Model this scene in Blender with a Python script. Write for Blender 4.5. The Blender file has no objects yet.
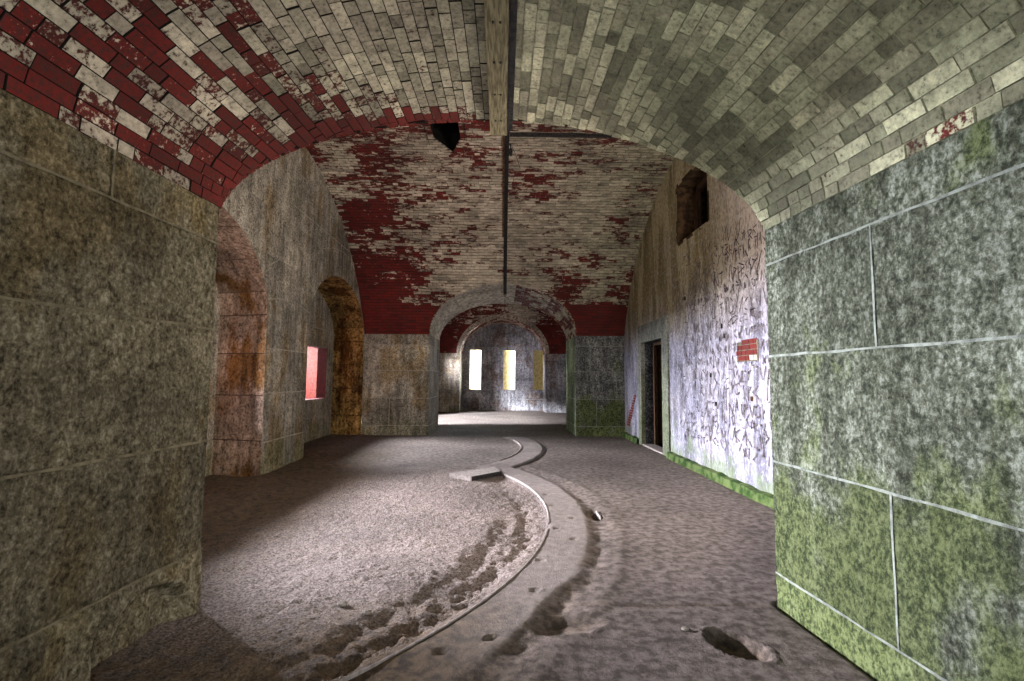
import bpy, math, random
import numpy as np
from mathutils import Vector, Matrix, noise
rnd = random.Random(7)
SC = bpy.context.scene
COL = SC.collection
SC.view_settings.view_transform = 'Standard'
SC.view_settings.look = 'None'
PI = math.pi

# ------------------------------------------------------------------ dimensions (metres)
EYE = 1.37
NY0, NY1 = 1.0, 3.17            # pier the camera looks through
FY0, FY1 = 12.3, 14.2           # far pier
GY0, GY1 = 21.1, 22.4           # last pier before the slit wall
XL, XR = -3.40, 3.00            # side walls of the gun room
XB = -4.20                      # back of the left niches
ZS = 2.46                       # springing of every vault
PR = 0.915                      # rise of the passage the camera looks through
PRF, PRG = 1.14, 1.42           # rise of the far arch and of the last one
VR = 2.88                       # rise of the room vaults
NICHES = [(5.50, 1.72), (10.50, 1.75)]
NSP, NRI = 2.30, 1.17
def splayL(y): return -1.83 - 0.068 * (NY1 - y)
def splayR(y): return 1.705 + 0.056 * (NY1 - y)

# ------------------------------------------------------------------ materials
class NT:
    def __init__(s, name):
        s.m = bpy.data.materials.new(name); s.m.use_nodes = True
        s.t = s.m.node_tree; s.t.nodes.clear()
        s.out = s.t.nodes.new('ShaderNodeOutputMaterial'); s.b = s.t.nodes.new('ShaderNodeBsdfPrincipled')
        s.t.links.new(s.b.outputs[0], s.out.inputs[0])
        s.b.inputs['Roughness'].default_value = 0.9
        s.b.inputs['Specular IOR Level'].default_value = 0.2
        s.tc = s.t.nodes.new('ShaderNodeTexCoord')
    def link(s, a, b): s.t.links.new(a, b)
    def vec(s, scale=(1, 1, 1), rot=(0, 0, 0), loc=(0, 0, 0)):
        m = s.t.nodes.new('ShaderNodeMapping'); s.link(s.tc.outputs['Object'], m.inputs[0])
        m.inputs['Scale'].default_value = scale; m.inputs['Rotation'].default_value = rot; m.inputs['Location'].default_value = loc
        return m.outputs[0]
    def noise(s, scale, detail=6, rough=0.6, vec=None, dist=0.0):
        n = s.t.nodes.new('ShaderNodeTexNoise'); n.inputs['Scale'].default_value = scale
        n.inputs['Detail'].default_value = detail; n.inputs['Roughness'].default_value = rough
        n.inputs['Distortion'].default_value = dist
        s.link(vec if vec else s.tc.outputs['Object'], n.inputs['Vector']); return n.outputs[0]
    def voro(s, scale, vec=None, feat='F1'):
        n = s.t.nodes.new('ShaderNodeTexVoronoi'); n.inputs['Scale'].default_value = scale; n.feature = feat
        s.link(vec if vec else s.tc.outputs['Object'], n.inputs['Vector']); return n.outputs['Distance']
    def ramp(s, fac, stops):
        r = s.t.nodes.new('ShaderNodeValToRGB'); s.link(fac, r.inputs[0]); e = r.color_ramp.elements
        while len(e) < len(stops): e.new(0.5)
        for q, (p, c) in zip(e, stops):
            q.position = p; q.color = (c, c, c, 1) if isinstance(c, (int, float)) else (*c, 1)
        return r.outputs[0]
    def mix(s, fac, a, b, mode='MIX'):
        n = s.t.nodes.new('ShaderNodeMix'); n.data_type = 'RGBA'; n.blend_type = mode
        for i, v in ((0, fac), (6, a), (7, b)):
            if isinstance(v, (int, float)): n.inputs[i].default_value = v if i == 0 else (v, v, v, 1)
            elif isinstance(v, tuple): n.inputs[i].default_value = (*v, 1)
            else: s.link(v, n.inputs[i])
        return n.outputs[2]
    def math(s, op, a, b=0.0, c=0.0, clamp=False):
        n = s.t.nodes.new('ShaderNodeMath'); n.operation = op; n.use_clamp = clamp
        for i, v in enumerate((a, b, c)):
            if isinstance(v, (int, float)): n.inputs[i].default_value = v
            else: s.link(v, n.inputs[i])
        return n.outputs[0]
    def attr(s, name='pt'):
        a = s.t.nodes.new('ShaderNodeAttribute'); a.attribute_name = name
        q = s.t.nodes.new('ShaderNodeSeparateColor'); s.link(a.outputs['Color'], q.inputs[0]); return q.outputs
    def xyz(s):
        q = s.t.nodes.new('ShaderNodeSeparateXYZ'); s.link(s.tc.outputs['Object'], q.inputs[0]); return q.outputs
    def lin(s, v, a, b):      # 0 at a, 1 at b, clamped
        n = s.t.nodes.new('ShaderNodeMapRange'); n.interpolation_type = 'SMOOTHSTEP'
        lo, hi, t0, t1 = (a, b, 0.0, 1.0) if a < b else (b, a, 1.0, 0.0)
        s.link(v, n.inputs[0]); n.inputs[1].default_value = lo; n.inputs[2].default_value = hi
        n.inputs[3].default_value = t0; n.inputs[4].default_value = t1; return n.outputs[0]
    def bump(s, h, strength=0.5, dist=0.02, prev=None):
        n = s.t.nodes.new('ShaderNodeBump'); s.link(h, n.inputs['Height'])
        n.inputs['Strength'].default_value = strength; n.inputs['Distance'].default_value = dist
        if prev: s.link(prev, n.inputs['Normal'])
        s.link(n.outputs[0], s.b.inputs['Normal']); return n.outputs[0]
    def color(s, c):
        if isinstance(c, tuple): s.b.inputs['Base Color'].default_value = (*c, 1)
        else: s.link(c, s.b.inputs['Base Color'])

def brick_mat(name, st=(1, 1, 1), sc=44):
    n = NT(name); A = n.attr(); v_ = n.vec(st)
    fine = n.noise(sc, 7, 0.68, v_); med = n.noise(sc*.27, 5, 0.65, v_); big = n.noise(1.1, 3, 0.5)
    red = n.mix(n.math('ADD', A[1], n.math('MULTIPLY', fine, 0.3)), (0.045, 0.009, 0.007), (0.17, 0.017, 0.014))
    red = n.mix(n.ramp(fine, [(0.38, 0.75), (0.56, 0.0)]), red, (0.040, 0.024, 0.020))
    wash = n.mix(A[2], (0.56, 0.47, 0.38), (0.40, 0.42, 0.28))
    wash = n.mix(1.0, wash, n.ramp(A[1], [(0.0, 0.38), (0.3, 0.62), (0.6, 0.95), (1.0, 1.45)]), 'MULTIPLY')
    wash = n.mix(1.0, wash, n.ramp(fine, [(0.33, 0.30), (0.44, 0.85), (0.65, 1.25)]), 'MULTIPLY')
    wash = n.mix(1.0, wash, n.ramp(med, [(0.3, 0.62), (0.6, 1.08)]), 'MULTIPLY')
    # where the whitewash still clings
    v = n.math('ADD', n.math('MULTIPLY', fine, 0.65), n.math('MULTIPLY', med, 0.35))
    k = n.math('SUBTRACT', v, n.math('SUBTRACT', 0.72, n.math('MULTIPLY', A[0], 0.44)))
    k = n.math('MULTIPLY', k, 19.0, clamp=True)
    c = n.mix(k, red, wash)
    c = n.mix(1.0, c, n.ramp(big, [(0.3, 0.62), (0.6, 1.1)]), 'MULTIPLY')
    c = n.mix(n.lin(A[1], -.02, -.5), c, (0.012, 0.009, 0.007))
    n.color(c)
    b = n.bump(n.math('ADD', n.math('MULTIPLY', k, 0.35), fine), 0.7, 0.012)
    return n.m

def stone_mat(name, dark, mid, light, green=0.0, grid=34.0, streak=0.4, mortar=(0.42, 0.4, 0.33), bump=0.9, brown=None, moss_h=None, contrast=1.0, gmin=0.0):
    n = NT(name); A = n.attr(); P = n.xyz()
    w = n.vec((1, 1, 0.85)); g = n.noise(grid, 8, 0.74, w, 0.25); pit = n.noise(grid * .35, 6, 0.7, w)
    big = n.noise(1.3, 5, 0.6); strk = n.noise(5, 4, 0.6, n.vec((1.6, 1.6, 0.22)))
    h = n.math('ADD', n.math('MULTIPLY', g, 0.72), n.math('MULTIPLY', pit, 0.35))
    lo, hi = 0.535 - 0.10 * contrast, 0.535 + 0.11 * contrast
    c = n.mix(n.lin(h, lo, 0.545), dark, mid)
    c = n.mix(n.lin(h, 0.53, hi), c, light)
    c = n.mix(1.0, c, n.ramp(big, [(0.3, 0.55), (0.5, 0.95), (0.7, 1.4)]), 'MULTIPLY')
    c = n.mix(streak, c, n.mix(1.0, c, n.ramp(strk, [(0.35, 0.35), (0.5, 1.0), (0.68, 1.6)]), 'MULTIPLY'))
    if brown:
        c = n.mix(n.lin(n.noise(1.9, 4, 0.6, n.vec((1, 1, .5), loc=(3, 1, 7))), 0.5, 0.62), c, n.mix(1.0, c, brown, 'MULTIPLY'))
    if green:
        gm = n.noise(2.0, 6, 0.68, n.vec((1, 1, 0.75), loc=(5, 2.6, 1)))
        hz = n.lin(P[2], moss_h[1], moss_h[0]) if moss_h else None
        f = n.math('ADD', gm, n.math('MULTIPLY', hz, 0.30)) if hz else gm
        f = n.math('MAXIMUM', n.math('MULTIPLY', n.lin(f, 0.55, 0.74), green), gmin)
        gc = n.mix(n.lin(h, 0.44, 0.62), (0.022, 0.036, 0.010), (0.135, 0.170, 0.060))
        c = n.mix(f, c, gc)
    c = n.mix(1.0, c, n.ramp(A[1], [(0.0, 0.72), (1.0, 1.25)]), 'MULTIPLY')
    mc = n.mix(1.0, mortar, n.ramp(n.noise(14, 4), [(0.35, 0.5), (0.6, 1.1)]), 'MULTIPLY')
    c = n.mix(n.math('MULTIPLY', A[0], 0.9), c, mc)
    n.color(c)
    n.bump(h, min(bump, 1.0), 0.03*max(1.0, bump))
    return n.m

def simple_mat(name, c1, c2, scale=20, rough=0.85, metal=0.0, bump=0.4, stretch=(1, 1, 1)):
    n = NT(name); g = n.noise(scale, 5, 0.6, n.vec(stretch))
    n.color(n.mix(n.lin(g, 0.38, 0.62), c1, c2)); n.bump(g, bump, 0.01)
    n.b.inputs['Roughness'].default_value = rough; n.b.inputs['Metallic'].default_value = metal
    return n.m

def plaster_mat():
    n = NT('plaster_scratched'); P = n.xyz()
    v = n.vec((1, 1.3, 0.8)); f = n.noise(19, 6, 0.7, v, 0.6); big = n.noise(1.2, 4, 0.55); vein = n.noise(3.0, 6, 0.65, n.vec((1, 1.4, 0.38)))
    hz = n.lin(P[2], 3.3, 1.7)
    top = n.mix(n.lin(n.noise(2.2, 4, 0.6, n.vec((1, 1.4, 0.3))), 0.42, 0.6), (0.22, 0.175, 0.065), (0.45, 0.39, 0.22))
    up = n.mix(n.lin(n.math('ADD', P[1], n.math('MULTIPLY', big, 2.0)), 6.6, 8.8), (0.46, 0.40, 0.355), top)
    low = n.mix(n.lin(vein, 0.4, 0.62), (0.15, 0.15, 0.20), (0.29, 0.29, 0.37))
    c = n.mix(n.math('ADD', hz, n.math('MULTIPLY', n.math('SUBTRACT', big, 0.5), 0.9), clamp=True), up, low)
    c = n.mix(n.ramp(f, [(0.36, 0.85), (0.50, 0.0)]), c, (0.10, 0.085, 0.085))
    c = n.mix(n.ramp(f, [(0.54, 0.0), (0.66, 0.8)]), c, (0.46, 0.47, 0.56))
    # green lower left, wet foot of the wall
    gz = n.math('ADD', n.noise(2.4, 4), n.math('MULTIPLY', n.lin(P[2], 1.1, 0.05), 0.28))
    c = n.mix(n.math('MULTIPLY', n.lin(gz, 0.70, 0.84), 0.6), c, (0.13, 0.18, 0.07))
    c = n.mix(1.0, c, n.ramp(vein, [(0.34, 0.7), (0.48, 1.0), (0.7, 1.1)]), 'MULTIPLY')
    n.color(c); n.bump(f, 0.8, 0.02); return n.m

def floor_mat():
    n = NT('earth_floor'); A = n.attr(); P = n.xyz()
    f = n.noise(60, 5, 0.7); m = n.noise(14, 6, 0.65); b = n.noise(0.9, 4, 0.55)
    base = n.mix(n.lin(m, 0.36, 0.66), (0.052, 0.041, 0.035), (0.150, 0.125, 0.114))
    grav = n.mix(n.lin(f, 0.36, 0.64), (0.055, 0.044, 0.038), (0.27, 0.225, 0.21))
    c = n.mix(A[0], base, grav)
    st = n.mix(n.lin(m, 0.3, 0.7), (0.125, 0.108, 0.102), (0.20, 0.175, 0.165))
    c = n.mix(A[1], c, st)
    c = n.mix(1.0, c, n.ramp(b, [(0.32, 0.7), (0.6, 1.15)]), 'MULTIPLY')
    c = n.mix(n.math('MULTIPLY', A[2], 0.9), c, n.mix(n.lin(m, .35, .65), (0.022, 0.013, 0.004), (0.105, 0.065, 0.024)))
    n.color(c)
    gv = n.noise(38, 4, 0.7); hh = n.math('ADD', n.math('MULTIPLY', m, 0.22), n.math('MULTIPLY', f, 0.35))
    hh = n.math('ADD', hh, n.math('MULTIPLY', gv, n.math('ADD', 0.25, n.math('MULTIPLY', A[0], 1.1))))
    n.bump(hh, 0.75, 0.025); return n.m

M = {
 'brick': brick_mat('whitewashed_brick'), 'brick_room': brick_mat('whitewashed_brick_room', (.32, 1, 1), 30),
 'stone_l': stone_mat('granite_left', (0.045, 0.037, 0.020), (0.190, 0.165, 0.105), (0.42, 0.385, 0.28), 0.15, 46, 0.3, (0.30, 0.26, 0.17), 2.0, brown=(0.95, 0.85, 0.68), contrast=1.15),
 'stone_r': stone_mat('granite_right', (0.020, 0.024, 0.018), (0.088, 0.100, 0.078), (0.25, 0.275, 0.25), 0.85, 44, 0.8, (0.30, 0.34, 0.31), 1.0, moss_h=(0.1, 1.5), gmin=0.16, contrast=1.0),
 'stone_room': stone_mat('granite_room', (0.09, 0.078, 0.06), (0.28, 0.25, 0.205), (0.45, 0.415, 0.35), 0.3, 40, 0.55, (0.38, 0.35, 0.29), 0.5, brown=(0.8, 0.68, 0.50), moss_h=(0.0, 0.6), contrast=0.8),
 'stone_farr': stone_mat('granite_far_right', (0.030, 0.034, 0.034), (0.105, 0.110, 0.108), (0.25, 0.26, 0.26), 0.9, 34, 0.6, (0.20, 0.22, 0.2), 0.6, moss_h=(0.1, 1.5), contrast=0.9),
 'stone_pink': stone_mat('granite_niche', (0.09, 0.062, 0.045), (0.33, 0.235, 0.18), (0.50, 0.38, 0.30), 0.0, 34, 0.6, (0.08, 0.05, 0.035), 0.6, brown=(0.5, 0.35, 0.15), contrast=1.0),
 'stone_gold': stone_mat('granite_niche_gold', (0.05, 0.026, 0.008), (0.24, 0.145, 0.045), (0.42, 0.28, 0.10), 0.0, 20, 0.8, (0.04, 0.022, 0.01), 0.6, brown=(0.35, 0.25, 0.14), contrast=0.9),
 'stone_end': stone_mat('granite_end', (0.12, 0.12, 0.14), (0.27, 0.265, 0.29), (0.44, 0.43, 0.45), 0.1, 26, 0.5, (0.33, 0.33, 0.35), 0.3, brown=(0.75, 0.6, 0.5), contrast=0.8),
 'stone_pale': stone_mat('granite_green_pale', (0.09, 0.12, 0.07), (0.25, 0.34, 0.21), (0.45, 0.56, 0.40), 0.2, 30, 0.5, (0.45, 0.5, 0.38), 0.4, moss_h=(0, 1), contrast=0.8),
 'plaster': plaster_mat(), 'floor': floor_mat(),
 'cream': simple_mat('lit_cream_reveal', (0.50, 0.42, 0.22), (0.72, 0.64, 0.40), 8, bump=0.2),  # brightness of the lit slit cheeks put into the cream
 'redpaint': simple_mat('red_painted_reveal', (0.030, 0.002, 0.002), (0.055, 0.004, 0.004), 12, 0.7),
 'red_lit': simple_mat('red_lit_cheek', (0.095, 0.008, 0.004), (0.16, 0.026, 0.012), 22, 0.8),  # same red paint in a lit tone; the reveal has the shaded one
 'wood': simple_mat('weathered_board', (0.10, 0.085, 0.05), (0.23, 0.20, 0.125), 16, 0.9, bump=0.5, stretch=(6, 0.5, 6)),
 'door_wood': simple_mat('brown_door_wood', (0.035, 0.019, 0.010), (0.10, 0.058, 0.032), 12, 0.8, stretch=(5, 5, 0.6)),
 'iron': simple_mat('black_iron', (0.010, 0.010, 0.012), (0.035, 0.032, 0.032), 30, 0.6, 0.3),
 'rust': simple_mat('rusty_iron', (0.05, 0.022, 0.010), (0.16, 0.075, 0.030), 25, 0.9, 0.0),
 'steel': simple_mat('pale_iron_edge', (0.16, 0.15, 0.14), (0.28, 0.26, 0.25), 30, 0.7, 0.1),  # pale grey carries the light on the iron strap edge
 'brown_reveal': simple_mat('brown_reveal', (0.02, 0.012, 0.006), (0.07, 0.04, 0.02), 9, 0.95),
 'dark': simple_mat('unlit_black', (0.004, 0.004, 0.004), (0.012, 0.010, 0.009), 10, 1.0),  # black stands for unlit depth in room, shaft and high window
 'speckled': stone_mat('door_reveal_stone', (0.012, 0.013, 0.016), (0.05, 0.055, 0.066), (0.20, 0.21, 0.25), 0.0, 34, 0.3, (.1, .1, .1), 0.5),
 'frame': stone_mat('door_frame_stone', (0.09, 0.095, 0.08), (0.17, 0.18, 0.155), (0.25, 0.26, 0.24), 0.45, 40, 0.4, (.2, .2, .2), 0.3, moss_h=(0, 2.6), contrast=0.7),
 'moss': simple_mat('bright_moss', (0.012, 0.035, 0.005), (0.075, 0.105, 0.035), 5, 1.0, bump=0.8),
 'scratch': simple_mat('scratched_plaster', (0.05, 0.04, 0.045), (0.15, 0.13, 0.14), 20),
 'slab': simple_mat('pale_slab', (0.17, 0.15, 0.14), (0.28, 0.25, 0.24), 24, 0.9),
 'pebble': simple_mat('pebble_stone', (0.10, 0.085, 0.075), (0.30, 0.27, 0.24), 14, 0.9),
}

# ------------------------------------------------------------------ mesh building
class MB:
    def __init__(s): s.v = []; s.f = []; s.c = []; s.d = {}
    def vert(s, p):
        k = (round(p[0], 4), round(p[1], 4), round(p[2], 4)); i = s.d.get(k)
        if i is None: i = len(s.v); s.d[k] = i; s.v.append(tuple(p))
        return i
    def quad(s, a, b, c, d, col=(0, .5, 0), weld=False):
        if weld:
            q = [s.vert(p) for p in (a, b, c, d)]; o = []
            for i in q:
                if i not in o: o.append(i)
            if len(o) < 3: return
            s.f.append(tuple(o))
        else:
            i = len(s.v); s.v += [tuple(a), tuple(b), tuple(c), tuple(d)]; s.f.append((i, i+1, i+2, i+3))
        s.c.append(col)
    def box(s, x0, x1, y0, y1, z0, z1, col=(0, .5, 0)):
        p = [(x, y, z) for z in (z0, z1) for x, y in ((x0, y0), (x1, y0), (x1, y1), (x0, y1))]
        i = len(s.v); s.v += p
        for q in ((3, 2, 1, 0), (4, 5, 6, 7), (0, 1, 5, 4), (1, 2, 6, 5), (2, 3, 7, 6), (3, 0, 4, 7)):
            s.f.append(tuple(i+k for k in q)); s.c.append(col)
    def build(s, name, mat, parent=None, kind=None, smooth=False, label=None, face=None):
        me = bpy.data.meshes.new(name); me.from_pydata(s.v, [], s.f)
        at = me.color_attributes.new('pt', 'FLOAT_COLOR', 'CORNER')
        arr = []
        for f, c in zip(s.f, s.c): arr += [c[0], c[1], c[2], 1.0] * len(f)
        at.data.foreach_set('color', arr)
        me.materials.append(M[mat] if isinstance(mat, str) else mat)
        me.validate(); me.update()
        if smooth: me.shade_smooth()
        o = bpy.data.objects.new(name, me); COL.objects.link(o)
        if parent: o.parent = parent
        if kind: o['kind'] = kind
        if label: o['label'] = label
        return o
def tag(o, label, cat, group=None):
    o['label'] = label; o['category'] = cat
    if group: o['group'] = group
    return o
def empty(name, loc, label=None, cat=None, group=None, kind=None):
    o = bpy.data.objects.new(name, None); COL.objects.link(o); o.location = loc; o.empty_display_size = 0.1
    if label: tag(o, label, cat, group)
    if kind: o['kind'] = kind
    return o
def part(o, root):
    o.parent = root; o.matrix_parent_inverse = Matrix.Translation(-Vector(root.location)); return o

def pt(P, u, v, off): # P maps (u, v) to (point, normal)
    p, n = P(u, v); return (p[0]+n[0]*off, p[1]+n[1]*off, p[2]+n[2]*off)
def nz(p, s, seed=0.0): return noise.noise(Vector((p[0]*s+seed, p[1]*s+seed*.7, p[2]*s-seed)))
def cells(mb, P, us, vs, low=None, up=None, hole=None, amp=0.0, fr=9.0, rows=None, extra=None):
    """surface over (u, v), clipped to low(u) <= v <= up(u), holes by cell centre; amp is real relief"""
    rows = rows or []
    def row(v): return sum(1 for r in rows if v > r)
    for a, b in zip(us, us[1:]):
        la, lb = (low(a), low(b)) if low else (vs[0], vs[0]); ua, ub = (up(a), up(b)) if up else (vs[-1], vs[-1])
        for c, d in zip(vs, vs[1:]):
            m = ((a+b)/2, (c+d)/2)
            if hole and hole(*m): continue
            q = [(a, min(max(c, la), ua)), (b, min(max(c, lb), ub)), (b, min(max(d, lb), ub)), (a, min(max(d, la), ua))]
            if q[3][1]-q[0][1] < 1e-5 and q[2][1]-q[1][1] < 1e-5: continue
            pts = []
            for (u, v) in q:
                o = 0.0
                if amp:
                    p, _ = P(u, v); o = amp*(nz(p, fr)+0.6*nz(p, fr*2.3, 3.1)+0.35*nz(p, fr*5, 7.7))
                if extra: o += extra(u, v)
                pts.append(pt(P, u, v, o))
            rr = row(m[1]); t = random.Random(rr*77+int(m[0]/1.1+rr*.5)).random()
            mb.quad(*pts, col=(0, t, 0), weld=True)
def ribbon(mb, P, pts, w=0.016, off=0.006, jit=0.003, col=(1, .5, 0), step=0.12, seed=1):
    r = random.Random(seed)
    path = []
    for (a, b) in zip(pts, pts[1:]):
        L = math.dist(a, b); n = max(1, int(L/step))
        for k in range(n): path.append((a[0]+(b[0]-a[0])*k/n, a[1]+(b[1]-a[1])*k/n))
    path.append(pts[-1])
    L_, R_ = [], []
    for i, p in enumerate(path):
        q = path[min(i+1, len(path)-1)]; o = path[max(i-1, 0)]
        dx, dy = q[0]-o[0], q[1]-o[1]; l = math.hypot(dx, dy) or 1; nx, ny = -dy/l, dx/l
        j = r.uniform(-jit, jit); ww = w*r.uniform(.75, 1.3)/2
        L_.append(pt(P, p[0]+nx*(j+ww), p[1]+ny*(j+ww), off)); R_.append(pt(P, p[0]+nx*(j-ww), p[1]+ny*(j-ww), off))
    for i in range(len(path)-1): mb.quad(L_[i], R_[i], R_[i+1], L_[i+1], col=col)
def lin(a, b, step, extra=()):
    n = max(1, round((b-a)/step)); s = [a+(b-a)*i/n for i in range(n+1)]
    for e in extra:
        if a < e < b:
            k = min(range(len(s)), key=lambda i: abs(s[i]-e))
            if abs(s[k]-e) < step*.45 and 0 < k < n: s[k] = e
            else: s.append(e)
    return sorted(set(s))
def joints(mb, P, u0, u1, rows, vt, v0=0.0, v1=None, w=0.014, off=0.005, seed=3):
    """horizontal lines at rows, vertical joints vt[row] between"""
    for i, r in enumerate(rows): ribbon(mb, P, [(u0, r), (u1, r)], w, off, seed=seed+i)
    b = [v0]+list(rows)+[v1 if v1 is not None else rows[-1]]
    for i, us in enumerate(vt):
        for u in us:
            if b[i+1]-b[i] > .02: ribbon(mb, P, [(u, b[i]), (u, b[i+1])], w*.9, off, seed=seed+50+i)
def plane_x(x, s):        # s = +1: faces +x
    return lambda u, v: ((x, u, v), (s, 0, 0))
def plane_y(y, s): return lambda u, v: ((u, y, v), (0, s, 0))

# ------------------------------------------------------------------ floor
def vnoise(x, y, seed=0):
    xi, yi = np.floor(x).astype(np.int64), np.floor(y).astype(np.int64); xf, yf = x-xi, y-yi
    def h(a, b):
        n = (a*374761393+b*668265263+seed*974634777) & 0x7fffffff
        n = ((n ^ (n >> 13))*1274126177) & 0x7fffffff
        return ((n ^ (n >> 16)) & 0xffff)/65535.0
    sx, sy = xf*xf*(3-2*xf), yf*yf*(3-2*yf)
    return (h(xi, yi)*(1-sx)+h(xi+1, yi)*sx)*(1-sy)+(h(xi, yi+1)*(1-sx)+h(xi+1, yi+1)*sx)*sy-.5
def fbm(x, y, f, o=4, seed=0, g=.5):
    s = 0; a = 1
    for i in range(o): s = s+a*vnoise(x*f*2**i+13.7*i, y*f*2**i+5.1*i, seed+i); a *= g
    return s
def sm(a, b, v): t = np.clip((v-a)/(b-a), 0, 1); return t*t*(3-2*t)
C1, R1a, R1b = (-3.95, 5.4), 4.43, 4.81
C2, R2a, R2b = (-3.78, 10.3), 4.16, 4.60
def make_floor():
    xs = np.array(sorted(set(np.round(np.concatenate([np.arange(-6.2, -2.4, .06), np.arange(-2.4, 2.2, .02), np.arange(2.2, 5.2, .08)]), 3))))
    ys = np.array(sorted(set(np.round(np.concatenate([np.arange(-5, 1.2, .15), np.arange(1.2, 8.8, .022), np.arange(8.8, 13, .05), np.arange(13, 23.7, .12)]), 3))))
    X, Y = np.meshgrid(xs, ys)
    r1 = np.hypot(X-C1[0], Y-C1[1]); r2 = np.hypot(X-C2[0], Y-C2[1])
    w1 = r1+fbm(X, Y, 3, 3, 5)*.05
    inside = 1-sm(R1a-.02, R1a+.0, r1)
    inside *= 1-sm(7.2, 7.9, Y+.25*X+fbm(X, Y, 2, 3, 9)*.6)
    ring = sm(R1a-.012, R1a+.012, r1)*(1-sm(R1b-.04, R1b+.03, w1))*sm(2.25, 2.7, Y+.25*fbm(X, Y, 3, 3, 2))*(Y < 8.1)
    ring2 = sm(R2a-.015, R2a+.015, r2)*(1-sm(R2b-.02, R2b+.02, r2))*(Y < 12.0)*(r1 > R1a-.1)
    ring2 = ring2*(1-.999*ring)
    Z = fbm(X, Y, 1.3, 3, 1)*.010+fbm(X, Y, 14, 3, 8)*.0018
    grav = inside
    Z += grav*(-.03+fbm(X, Y, 24, 2, 3, .7)*.013+fbm(X, Y, 2.1, 2, 12)*.02)
    # eroded gutter hugging the ring on the inside, and outside of it
    low = (1-sm(5.0, 6.8, Y))
    Z -= inside*np.exp(-((r1-(R1a-.22))/.12)**2)*.035*(.45+low)*(1+.9*fbm(X, Y, 15, 3, 31))
    Z -= inside*np.exp(-((r1-(R1a-.42))/.10)**2)*.03*low*(1+fbm(X, Y, 5, 3, 6))
    gut = np.exp(-((w1-(R1b+.09))/.055)**2)*sm(1.9, 2.6, Y)*(1-sm(7.3, 8.0, Y))
    Z -= gut*.012*(1+1.5*fbm(X, Y, 6, 3, 4))
    Z += np.exp(-((w1-(R1b+.27))/.07)**2)*.010*(Y < 8)*(Y > 2)
    Z = Z*(1-ring)+ring*(.012+fbm(X, Y, 6, 2, 1)*.003)
    Z = Z*(1-ring2)+ring2*(.020+fbm(X, Y, 6, 2, 1)*.003)
    # small worn ring by the first niche
    r3 = np.hypot(X+3.95, Y-5.4)
    Z += .035*np.exp(-((r3-.90)/.06)**2)+.04*np.exp(-((r3-1.14)/.07)**2)
    Z += .012*np.exp(-((r3-.70)/.05)**2)
    hollow_brown = gut*.12*(1-sm(3.0,4.2,Y))*2  # browner tone for gutter, pits, gap and seam
    def pit(cx, cy, a, b, rot, d, edge=.25):
        nonlocal Z, hollow_brown
        c, s = math.cos(rot), math.sin(rot); dx, dy = X-cx, Y-cy
        q = np.hypot((dx*c+dy*s)/a, (-dx*s+dy*c)/b)+fbm(X, Y, 7, 3, 21)*.35
        k = 1-sm(1-edge, 1+edge, q); Z = Z-d*k; hollow_brown = np.maximum(hollow_brown, k*min(1, d*9))
        Z = Z+.008*np.exp(-((q-1.25)/.12)**2)
    pit(1.23, 2.70, .155, .095, -1.0, .065, .2)
    pit(.38, 2.92, .19, .11, .1, .035, .4)
    pit(.92, 5.22, .07, .18, .1, .05, .2)
    for (px, py) in ((.55, 5.55), (.62, 4.4), (.22, 3.35), (.52, 6.05), (-.05, 2.75), (.30, 3.9), (.70, 5.05), (-.3, 2.62), (.5, 4.7)):
        pit(px, py, .035, .02, .3, .022, .2)
    # black gap along the foot of the right pier
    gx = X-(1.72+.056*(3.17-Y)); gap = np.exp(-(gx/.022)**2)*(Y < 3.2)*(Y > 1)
    Z -= gap*.06; hollow_brown = np.maximum(hollow_brown, gap)
    # dirt drifted against the walls
    Z += .03*np.exp(-np.abs(X-XL)/.12)*(Y > NY1)*(X > XL-.3)
    seam = np.exp(-((Y-3.17-.02*fbm(X, Y, 2, 2, 3))/.012)**2)*(X > .2); Z -= seam*.006; hollow_brown = np.maximum(hollow_brown, seam*.5)
    brown = .85*(1-sm(-2.6, -1.5, X))*(1-sm(8.5, 11, Y))*(Y > 3.1)+.8*(1-sm(2.9, 3.9, Y-.35*X))*(1-sm(-.6, .5, X))  # dirt tone that also paints the wall-side shadow strip and pier shadow wedge
    n = len(xs); m = len(ys)
    V = np.stack([X, Y, Z], -1).reshape(-1, 3)
    idx = np.arange(n*m).reshape(m, n)
    F = np.stack([idx[:-1, :-1], idx[:-1, 1:], idx[1:, 1:], idx[1:, :-1]], -1).reshape(-1, 4)
    me = bpy.data.meshes.new('floor')
    me.vertices.add(len(V)); me.vertices.foreach_set('co', V.astype(np.float32).ravel())
    me.loops.add(F.size); me.loops.foreach_set('vertex_index', F.ravel().astype(np.int32))
    me.polygons.add(len(F)); me.polygons.foreach_set('loop_start', np.arange(0, F.size, 4, dtype=np.int32))
    me.update(calc_edges=True)
    at = me.color_attributes.new('pt', 'FLOAT_COLOR', 'POINT')
    Cc = np.stack([grav, np.maximum(ring, ring2), np.clip(np.maximum(hollow_brown, brown), 0, 1), np.ones_like(X)], -1)
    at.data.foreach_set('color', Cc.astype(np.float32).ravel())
    me.materials.append(M['floor']); me.shade_smooth()
    o = bpy.data.objects.new('floor', me); COL.objects.link(o); o['kind'] = 'structure'
make_floor()

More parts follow.
